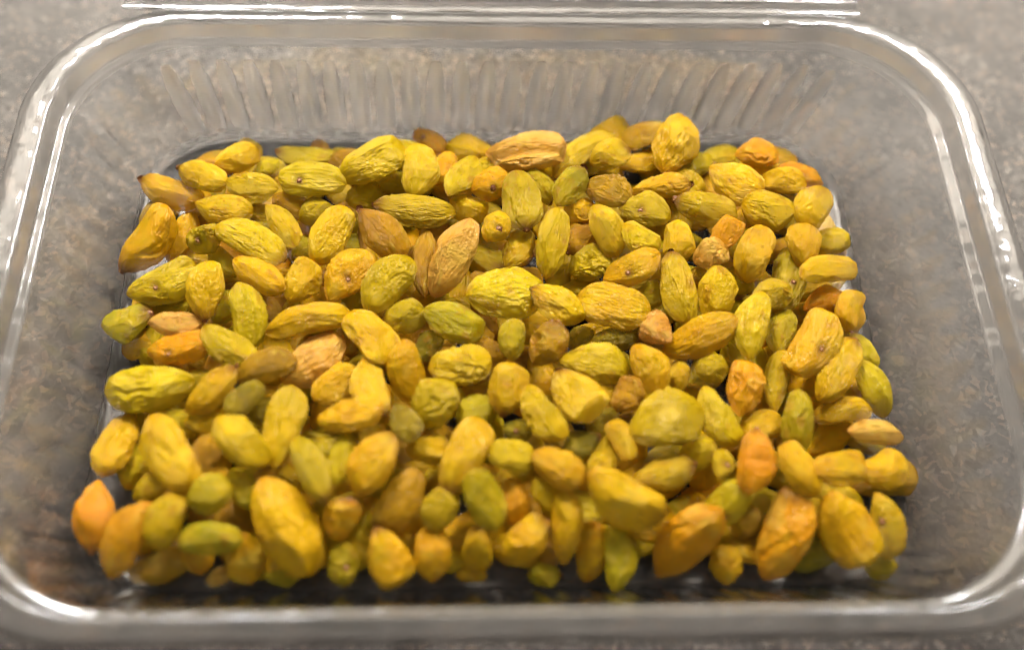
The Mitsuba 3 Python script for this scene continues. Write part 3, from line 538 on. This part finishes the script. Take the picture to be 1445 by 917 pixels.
-9.2 -43.9 3.4 40 2 -17 11.5 7.4 6.0 A - 0|half-hidden amber oval raisin just right of the brown-tipped front raisin
63.5 -15.5 4.3 177 -3 -13 14.0 9.7 8.0 A - 0|large half-hidden amber oval raisin just in front of the long amber raisin on the right
63.8 -24.6 3.3 37 -9 4 12.2 6.9 5.7 Y - 0|half-hidden bright yellow oval raisin right of the orange raisin on the right
-4.9 2.6 3.2 109 -15 1 11.5 6.3 4.9 B - 0|half-hidden brown slender raisin just in front of the big central lime raisin
9.8 29.6 3.8 82 0 -24 14.0 8.3 6.3 Y - 0|large half-hidden bright yellow oval raisin just in front of the folded peach raisin
-67.9 -28.6 2.9 84 -7 3 10.5 6.9 4.8 B - 0|buried raisin, only slivers of it showing between the raisins of the top layer
57.1 -32.2 3.3 118 5 -4 11.3 7.0 6.0 Y - 0|half-hidden bright yellow oval raisin just right of the orange raisin on the right
-75.3 -22.7 2.9 62 -3 -4 11.3 7.3 5.2 L - 0|half-hidden lime yellow oval raisin just in front of the large lime raisin on the left
-7.9 46.3 3.4 168 -2 -10 11.9 8.3 6.0 Y - 0|half-hidden bright yellow oval raisin just left of the folded peach raisin
11.9 -39.5 3.6 170 7 -9 13.6 8.2 6.2 L - 0|large half-hidden lime yellow oval raisin just left of the brown-spotted big yellow raisin
-68.6 -6.6 3.4 99 10 6 11.9 7.8 5.7 B - 0|half-hidden brown oval raisin just in front of the bright orange raisin on the left
64.5 -38.8 3.3 101 4 6 12.3 7.2 5.9 L - 0|half-hidden lime yellow oval raisin just behind the large amber corner raisin
-36.9 -34.3 3.3 13 -8 -0 13.2 7.3 5.6 A - 0|half-hidden amber slender raisin just behind the biggest yellow raisin
-28.6 20.1 2.7 76 4 6 10.9 6.5 4.6 A - 0|half-hidden amber oval raisin just in front of the long crinkled olive raisin
-13.2 -33.6 2.9 22 3 3 10.8 6.7 5.0 Y - 0|half-hidden bright yellow oval raisin just right of the brown-tipped front raisin
22.1 -28.2 3.6 54 3 10 11.3 7.8 6.7 A - 0|half-hidden amber oval raisin just behind the brown-spotted big yellow raisin
-51.5 -42.0 3.7 68 -3 9 13.7 9.1 6.5 B - 0|large half-hidden brown oval raisin just left of the biggest yellow raisin
-74.9 7.1 3.1 69 -4 -3 12.0 7.6 5.6 A - 0|half-hidden amber oval raisin just behind the bright orange raisin on the left
-27.6 -44.8 3.0 75 -3 7 12.0 7.3 5.2 L - 0|half-hidden lime yellow oval raisin just in front of the brown-tipped front raisin
-7.9 26.5 3.1 91 1 12 11.8 6.9 5.4 G - 0|half-hidden olive green oval raisin just behind the long peach raisin
4.7 8.3 3.0 174 -3 -2 12.0 7.4 5.4 Y - 0|buried raisin, only slivers of it showing between the raisins of the top layer
5.4 0.0 3.7 44 -6 20 12.0 8.1 6.3 A - 0|half-hidden amber oval raisin just in front of the big central lime raisin
16.7 7.6 4.0 3 14 -1 13.7 8.1 6.7 L - 0|large half-hidden lime yellow oval raisin just behind the lime raisin with amber end
22.1 -8.3 3.5 145 -16 -19 10.7 6.6 5.3 G - 0|half-hidden olive green oval raisin just right of the lime raisin with amber end
6.3 44.4 3.8 50 4 15 13.4 9.3 6.6 G - 0|large half-hidden olive green oval raisin just in front of the folded peach raisin
-30.9 9.2 3.8 55 -9 -15 14.4 7.9 6.3 G - 0|large half-hidden olive green slender raisin in front of the long crinkled olive raisin
47.5 -31.9 3.3 28 1 -13 12.8 7.1 5.7 Y - 0|half-hidden bright yellow slender raisin just in front of the orange raisin on the right
-32.8 -2.1 3.3 65 -5 4 10.7 7.2 6.1 B - 0|half-hidden brown oval raisin behind the long lime raisin
-2.1 -34.4 3.0 84 6 12 10.7 6.7 5.0 A - 0|half-hidden amber oval raisin right of the brown-tipped front raisin
6.5 -11.5 3.3 98 5 -7 13.8 7.9 5.9 A - 0|large half-hidden amber oval raisin just left of the lime raisin with amber end
-76.7 28.5 3.1 60 7 4 11.3 6.3 5.4 B - 0|half-hidden brown oval raisin just behind the brown-tipped amber raisin
37.4 -18.8 3.8 141 -8 -4 13.4 8.1 6.9 A - 0|large half-hidden amber oval raisin just right of the bulky olive raisin
-16.5 22.8 3.7 65 -8 -15 11.3 7.8 6.3 B - 0|half-hidden brown oval raisin just left of the long peach raisin
-51.8 4.5 3.6 151 -2 4 12.5 8.1 6.8 B - 0|half-hidden brown oval raisin just in front of the smooth lime raisin
27.7 -34.2 3.5 12 3 -6 12.1 8.0 6.4 A - 0|half-hidden amber oval raisin just right of the brown-spotted big yellow raisin
-43.1 -42.1 3.1 108 4 8 12.2 6.8 5.4 G - 0|buried raisin, only slivers of it showing between the raisins of the top layer
-33.9 -41.3 3.2 49 1 -4 13.4 7.5 5.7 L - 0|half-hidden lime yellow oval raisin just right of the biggest yellow raisin
34.2 16.5 2.9 41 -7 11 11.6 6.5 4.7 B - 0|half-hidden brown oval raisin just in front of the brown-tipped olive raisin
-0.9 -9.2 3.4 97 9 -5 13.2 7.9 5.8 B - 0|large half-hidden brown oval raisin in front of the big central lime raisin
-47.9 -7.5 3.5 103 3 -4 13.4 9.0 6.5 Y - 0|large half-hidden bright yellow oval raisin just behind the long lime raisin
36.6 27.4 3.8 99 1 -11 12.6 8.6 6.9 G - 0|large half-hidden olive green oval raisin just left of the brown-tipped olive raisin
28.5 -15.9 3.2 99 -13 -6 12.4 6.9 4.9 Y - 0|buried raisin, only slivers of it showing between the raisins of the top layer
-59.0 -33.8 3.5 167 2 -4 14.5 9.0 6.3 A - 0|large half-hidden amber oval raisin left of the biggest yellow raisin
38.1 5.3 3.1 21 -5 8 10.6 7.2 5.3 L - 0|half-hidden lime yellow oval raisin just behind the long amber raisin
47.2 1.8 3.7 12 -6 5 14.0 8.4 6.6 L - 0|large half-hidden lime yellow oval raisin just right of the long amber raisin
47.5 -40.3 3.8 165 -2 -10 14.4 8.7 6.9 G - 0|large half-hidden olive green oval raisin just left of the huge orange raisin
14.6 42.7 3.2 91 1 8 13.1 7.6 5.6 B - 0|buried raisin, only slivers of it showing between the raisins of the top layer
64.3 8.4 3.1 23 -3 0 10.6 7.4 5.7 A - 0|half-hidden amber oval raisin just behind the long amber raisin on the right
-39.5 -11.3 3.5 54 9 12 13.3 8.0 5.7 G - 0|large half-hidden olive green oval raisin just behind the long lime raisin
23.3 48.8 4.1 51 -3 -0 13.8 9.5 8.0 Y - 0|large half-hidden bright yellow oval raisin just left of the tall yellow back raisin
25.7 29.7 3.6 12 -11 5 11.2 7.8 6.1 G - 0|half-hidden olive green oval raisin left of the brown-tipped olive raisin
64.9 32.3 3.1 144 -7 -7 10.6 7.0 5.3 G - 0|half-hidden olive green oval raisin just right of the smooth yellow back raisin
-62.1 1.3 3.6 12 8 3 12.4 7.8 6.3 A - 0|half-hidden amber oval raisin just right of the bright orange raisin on the left
-36.1 -18.2 3.3 62 -3 10 11.8 7.2 5.8 Y - 0|half-hidden bright yellow oval raisin just right of the long lime raisin
-14.7 -9.7 3.7 25 -9 23 11.6 7.9 6.0 B - 0|half-hidden brown oval raisin in front of the big central lime raisin
38.1 -30.4 3.7 87 -4 -8 13.8 9.0 6.7 Y - 0|large half-hidden bright yellow oval raisin just left of the orange raisin on the right
-25.4 45.7 3.4 2 -2 0 14.3 8.1 6.4 L - 0|large half-hidden lime yellow oval raisin just behind the long crinkled olive raisin
-25.9 2.0 3.5 82 16 6 11.9 6.7 5.3 A - 0|half-hidden amber oval raisin left of the long peach raisin
-25.7 29.1 3.5 136 -0 -2 13.7 8.5 6.5 G - 0|large half-hidden olive green oval raisin just left of the long crinkled olive raisin
-55.9 -25.4 2.9 67 12 -0 10.8 6.4 4.6 Y - 0|half-hidden bright yellow oval raisin just left of the long lime raisin
-18.6 7.1 3.1 46 -12 2 10.6 6.6 5.0 A - 0|half-hidden amber oval raisin just in front of the long peach raisin
-46.2 -32.3 3.2 27 11 -2 10.5 6.7 5.4 B - 0|half-hidden brown oval raisin just in front of the long lime raisin
-18.3 -41.0 3.8 3 14 4 12.9 8.0 6.3 Y - 0|large half-hidden bright yellow oval raisin just in front of the brown-tipped front raisin
70.7 0.4 3.8 44 -21 -3 11.9 7.4 5.5 A - 0|half-hidden amber oval raisin just right of the long amber raisin on the right
47.9 -25.0 3.0 24 4 3 11.8 6.8 5.4 B - 0|half-hidden brown oval raisin just behind the orange raisin on the right
-68.4 -41.7 3.3 89 3 -10 12.0 7.7 5.7 A - 0|half-hidden amber oval raisin just right of the orange corner raisin
-5.8 -24.5 4.0 73 5 -2 14.4 9.6 7.7 G - 0|large half-hidden olive green oval raisin right of the brown-tipped front raisin
"""


def raisin(row, label, number, loose=None):
    q = row.split()
    pos, eul, (L, W, TH) = np.array(q[0:3], float), np.radians(np.array(q[3:6], float)), map(float, q[6:9])
    col, fl, num = q[9], q[10], int(q[11])
    rng = np.random.default_rng(1000 + number)
    buried = num == 0
    soft = pos[1] < -28 or pos[0] > 62      # far out of the lens's focus
    nu, nv = (36, 22) if buried else (60, 36) if soft else (100, 56)
    th = (np.arange(nv + 1) / nv) * math.pi
    ph = np.arange(nu + 1) / nu * 2 * math.pi
    th, ph = np.meshgrid(th, ph, indexing='ij')
    t = -np.cos(th)
    p_ = rng.uniform(1.7, 2.4)
    r = (1 - np.abs(t) ** p_) ** (1 / rng.uniform(1.25, 1.95))
    taper = rng.uniform(0.0, 0.36)
    r = r * (1 + taper * t)
    cp, sp = np.cos(ph), np.sin(ph)
    sd = number * 7.31
    noise3 = lambda f, g, s: meshkit.noise(np.stack([cp * f + sd, sp * f, t * g + s], -1), number)     # noqa: E731
    lump = noise3(0.9, 1.1, 3.0) - 0.5
    lump2 = noise3(1.9, 2.3, 9.0) - 0.5
    wob, wob2 = noise3(1.4, 1.6, 5.0) - 0.5, noise3(3.0, 4.0, 15.0) - 0.5
    twist = rng.uniform(-0.5, 0.5)
    turn = ph + wob * 1.7 + wob2 * 0.6 + twist * t
    c2, s2 = np.cos(turn), np.sin(turn)
    ridg = lambda f, g, s: 1 - np.abs(2 * meshkit.noise(np.stack([c2 * f + sd, s2 * f, t * g + s], -1), number + 1) - 1)     # noqa: E731
    r1, r2, r3, r4 = ridg(2.4, 0.6, 1.0), ridg(4.4, 0.9, 7.0), ridg(3.2, 3.6, 12.0), ridg(8.0, 1.6, 17.0)
    amp = 0.5 if 'm' in fl else 1.0
    crk = 1.8 if 'w' in fl else 0.7
    fold = lambda q_: q_ ** 1.6 - 0.45     # noqa: E731   broad valleys, sharp crests
    shape = 1 + 0.34 * lump + 0.16 * lump2 * (1.5 if 'w' in fl else 1) + amp * (0.115 * fold(r1) + 0.09 * fold(r2) + 0.055 * fold(r4)) + 0.105 * crk * fold(r3) + 0.05 * fold(ridg(6.5, 8.0, 23.0))
    for _ in range(rng.integers(2, 6)):            # shallow hollows where the fruit dried in
        ta, pa, wd, dp = rng.uniform(-0.6, 0.6), rng.uniform(0, 2 * math.pi), rng.uniform(0.35, 0.8), rng.uniform(0.05, 0.2) * (1.3 if 'w' in fl else 1)
        dphi = np.abs((ph - pa + math.pi) % (2 * math.pi) - math.pi)
        shape = shape - dp * np.exp(-((t - ta) ** 2 * 1.6 + dphi ** 2) / wd ** 2)
    fade = np.clip(np.sin(th) * 3, 0, 1)
    r = r * (1 + (shape - 1) * fade)
    lens = rng.uniform(0.1, 0.8)                  # flattened fruit have a sharper rim
    q3 = np.stack([t * (1 + 0.05 * lump2), r * cp, r * sp * (np.abs(sp) + 1e-6) ** lens * (1 + 0.25 * lens)], -1)
    for _ in range(8 if 'm' in fl else 13):        # flats pressed in by the neighbours
        dd = rng.normal(0, 1, 3)
        dd[0] *= 0.45
        dd /= np.linalg.norm(dd)
        over = q3 @ dd - rng.uniform(0.70, 0.97)
        q3 = q3 - dd * (np.maximum(over, 0) * 0.66)[..., None]
    x, y, z = q3[..., 0] * L / 2 * 1.05, q3[..., 1] * W / 2 * 1.07, q3[..., 2] * TH / 2 * 1.05
    bend = rng.uniform(-0.09, 0.09) * L
    y = y + bend * (t * t - 0.35)
    z = z + rng.uniform(-0.09, 0.05) * L * (t * t - 0.35)
    if 'c' in fl:
        z = z - 0.16 * W * np.exp(-((y / W + 0.25) ** 2) * 60)
    stem_at = None
    e = np.exp(-((1 + t) / 0.22) ** 2) if 's' in fl else np.exp(-((1 - t) / 0.22) ** 2) if 'e' in fl else None
    if 'f' in fl:
        dphi = np.abs((ph - math.pi / 2 - 0.35 + math.pi) % (2 * math.pi) - math.pi)
        e = np.exp(-((t + 0.15) ** 2 * 4.0 + dphi ** 2) / 0.10)
        z = z - 0.07 * TH * e
    base, alt = np.array(PALETTE[col]), np.array(PALETTE[NEXT[col]])
    base = base * rng.uniform(0.90, 1.06, 3)
    alt = alt * 0.98
    m1 = np.clip((meshkit.fbm(np.stack([cp * 1.0 + sd, sp * 1.0, t * 1.3], -1), 3, number) - 0.42) * 3.2, 0, 1)[..., None]
    c = base * (1 - 0.6 * m1) + alt * 0.6 * m1
    m2 = np.clip((noise3(2.6, 3.0, 21.0) - 0.55) * 3.0, 0, 1)[..., None]
    c = c * (1 + 0.12 * m2)
    pale = np.clip((meshkit.fbm(np.stack([c2 * 2.2 + sd + 5, s2 * 2.2, t * 1.6], -1), 3, number + 4) - (0.50 if 'p' in fl or col == 'P' else 0.60)) * 5.0, 0, 1)[..., None]
    c = c * (1 - 0.45 * pale) + np.array((0.94, 0.70, 0.10)) * 0.45 * pale
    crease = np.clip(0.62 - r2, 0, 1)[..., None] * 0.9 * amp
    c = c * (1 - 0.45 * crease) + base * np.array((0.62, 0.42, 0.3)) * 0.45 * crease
    freck = np.clip((noise3(7.5, 8.0, 30.0) - 0.83) * 9, 0, 1)[..., None]
    c = c * (1 - 0.5 * freck) + np.array((0.28, 0.10, 0.015)) * 0.5 * freck
    blot = np.clip((meshkit.fbm(np.stack([cp * 1.7 + sd + 11, sp * 1.7, t * 2.0], -1), 3, number + 6) - 0.58) * 6, 0, 1)[..., None] * (1.0 if rng.random() < 0.65 else 0.0)
    c = c * (1 - 0.55 * blot) + np.array((0.50, 0.20, 0.010)) * 0.55 * blot
    tip = np.clip(np.exp(-((1 + t) / 0.16) ** 2) + 0.6 * np.exp(-((1 - t) / 0.14) ** 2), 0, 1)[..., None]
    c = c * (1 - 0.35 * tip) + base * np.array((0.8, 0.45, 0.5)) * 0.35 * tip
    if e is not None:
        e2 = np.clip(e * (0.6 + 0.9 * noise3(3.0, 4.0, 41.0)), 0, 1)[..., None]
        c = c * (1 - 0.8 * e2) + np.array((0.22, 0.075, 0.014)) * 0.8 * e2
    Rz, Ry, Rx = eul
    ca, sa, cb, sb, cc, sc = math.cos(Rz), math.sin(Rz), math.cos(Ry), math.sin(Ry), math.cos(Rx), math.sin(Rx)
    Rm = np.array([[ca, -sa, 0], [sa, ca, 0], [0, 0, 1]]) @ np.array([[cb, 0, sb], [0, 1, 0], [-sb, 0, cb]]) @ np.array([[1, 0, 0], [0, cc, -sc], [0, sc, cc]])
    local = np.stack([x, y, z], -1).reshape(-1, 3)
    v = (local @ Rm.T + pos + [0, 0, BASE_Z]) * MM
    low = v[:, 2].min() - (BASE_Z + 0.06) * MM
    v[:, 2] -= min(low, 0)
    g = np.arange((nv + 1) * (nu + 1)).reshape(nv + 1, nu + 1)
    f = np.stack([g[:-1, :-1], g[:-1, 1:], g[1:, 1:], g[1:, :-1]], -1).reshape(-1, 4)
    f = np.vstack([f[:, [0, 1, 2]], f[:, [0, 2, 3]]])
    a = np.cross(v[f[:, 1]] - v[f[:, 0]], v[f[:, 2]] - v[f[:, 0]])
    f = f[np.linalg.norm(a, axis=1) > 1e-14]
    cen = v.mean(0)
    if (np.einsum('ij,ij->i', np.cross(v[f[:, 1]] - v[f[:, 0]], v[f[:, 2]] - v[f[:, 0]]), v[f[:, 0]] - cen)).sum() < 0:
        f = f[:, ::-1]
    # normals: joined over the seam and at the two ends
    nn = np.zeros_like(v)
    fa = np.cross(v[f[:, 1]] - v[f[:, 0]], v[f[:, 2]] - v[f[:, 0]])
    for k in range(3):
        np.add.at(nn, f[:, k], fa)
    nn = nn.reshape(nv + 1, nu + 1, 3)
    seam = nn[:, 0] + nn[:, -1]
    nn[:, 0] = nn[:, -1] = seam
    nn[0], nn[-1] = nn[0].sum(0), nn[-1].sum(0)
    nn = nn.reshape(-1, 3)
    nn /= np.linalg.norm(nn, axis=1, keepdims=True) + 1e-20
    uv = np.stack([ph / (2 * math.pi), (t + 1) * 1.0 + 7 * number + 1.5], -1).reshape(-1, 2)
    if loose is not None:                          # one of the many in the bottom layer
        loose.append((v, f, uv, np.clip(c, 0.002, 0.96).reshape(-1, 3), nn))
        return
    key = 'raisin' + (f'_{number:03d}' if number else '')
    scene[key] = {'type': 'ply', 'filename': meshkit.write_ply((v, f), False, uv, np.clip(c, 0.002, 0.96).reshape(-1, 3), normals=nn), 'face_normals': False,
                  'bsdf': {'type': 'ref', 'id': 'raisin_skin'}, 'interior': {'type': 'ref', 'id': FLESH[col]}}
    lab = {'label': label or 'raisin buried under the top layer', 'category': 'raisin', 'group': 'raisins heaped in the container'}
    labels[key] = lab
    # the dried stem scar: a small knobbly button set on the skin
    if ('s' in fl or 'e' in fl or 'f' in fl) and not buried:
        idx = 0 if 's' in fl else (nv * (nu + 1) if 'e' in fl else int(np.argmin((t + 0.15) ** 2 * 4 + (ph - math.pi / 2 - 0.35) ** 2)))
        c0, n0_ = v[idx], nn[idx]
        a1 = np.cross(n0_, [0.3, 0.5, 0.8])
        a1 /= np.linalg.norm(a1)
        a2 = np.cross(n0_, a1)
        rr, aa = np.meshgrid(np.linspace(0, 1, 6), np.arange(17) / 16 * 2 * math.pi, indexing='ij')
        rad = rng.uniform(0.55, 0.9) * MM
        jit = 1 + 0.35 * (meshkit.noise(np.stack([np.cos(aa) * 2 + sd, np.sin(aa) * 2, rr * 2], -1), number + 9) - 0.5)
        hgt = (0.55 * np.cos(rr * 1.5) + 0.25 * (meshkit.noise(np.stack([np.cos(aa) * rr * 3 + sd, np.sin(aa) * rr * 3, 0 * rr], -1), number + 2) - 0.5)) * rad - 0.22 * rad
        sv = (c0 + (a1 * np.cos(aa)[..., None] + a2 * np.sin(aa)[..., None]) * (rr * jit * rad)[..., None] + n0_ * hgt[..., None]).reshape(-1, 3)
        sg = np.arange(6 * 17).reshape(6, 17)
        sf = np.stack([sg[:-1, :-1], sg[1:, :-1], sg[1:, 1:], sg[:-1, 1:]], -1).reshape(-1, 4)
        sc_ = np.array((0.20, 0.075, 0.02)) * (1 - rr[..., None] * 0.3) + np.array((0.45, 0.3, 0.15)) * np.clip(1 - rr * 2.6, 0, 1)[..., None]
        scene[key + '__stem_scar'] = ply((sv, sf), {'type': 'twosided', 'bsdf': {'type': 'ref', 'id': 'stem_skin'}}, smooth=True, color=sc_.reshape(-1, 3))


for number, line in enumerate(DATA.strip().splitlines()):
    row, _, label = line.partition('|')
    raisin(row, label, number)

# past the three hundred one can pick out, the bottom layer of the heap is one mass
rng = np.random.default_rng(77)
layer = []
for gx_ in np.arange(-74, 72, 7.6):
    for gy_ in np.arange(-46, 46, 7.4):
        px_, py_ = gx_ + rng.uniform(-2, 2), gy_ + rng.uniform(-2, 2)
        if abs(px_ + 1.5) > 72.5 - max(0, abs(py_) - 34) * 0.9:
            continue
        row = f"{px_:.1f} {py_:.1f} 3.0 {rng.uniform(0, 180):.0f} {rng.uniform(-12, 12):.0f} {rng.uniform(-15, 15):.0f} {rng.uniform(10, 13.5):.1f} {rng.uniform(6, 7.6):.1f} {rng.uniform(4.2, 5.4):.1f} {'ALGBA'[rng.integers(5)]} - 0"
        raisin(row, '', 400 + len(layer), layer)
off = np.cumsum([0] + [len(q[0]) for q in layer])
scene['bottom_raisins'] = {'type': 'ply', 'filename': meshkit.write_ply((np.vstack([q[0] for q in layer]), np.vstack([q[1] + o for q, o in zip(layer, off)])), False,
                           np.vstack([q[2] for q in layer]), np.vstack([q[3] for q in layer]), normals=np.vstack([q[4] for q in layer])), 'face_normals': False, 'bsdf': {'type': 'ref', 'id': 'raisin_skin'}}
labels['bottom_raisins'] = {'label': 'bottom layer of raisins glimpsed in the dark gaps of the heap', 'category': 'raisins', 'kind': 'stuff'}
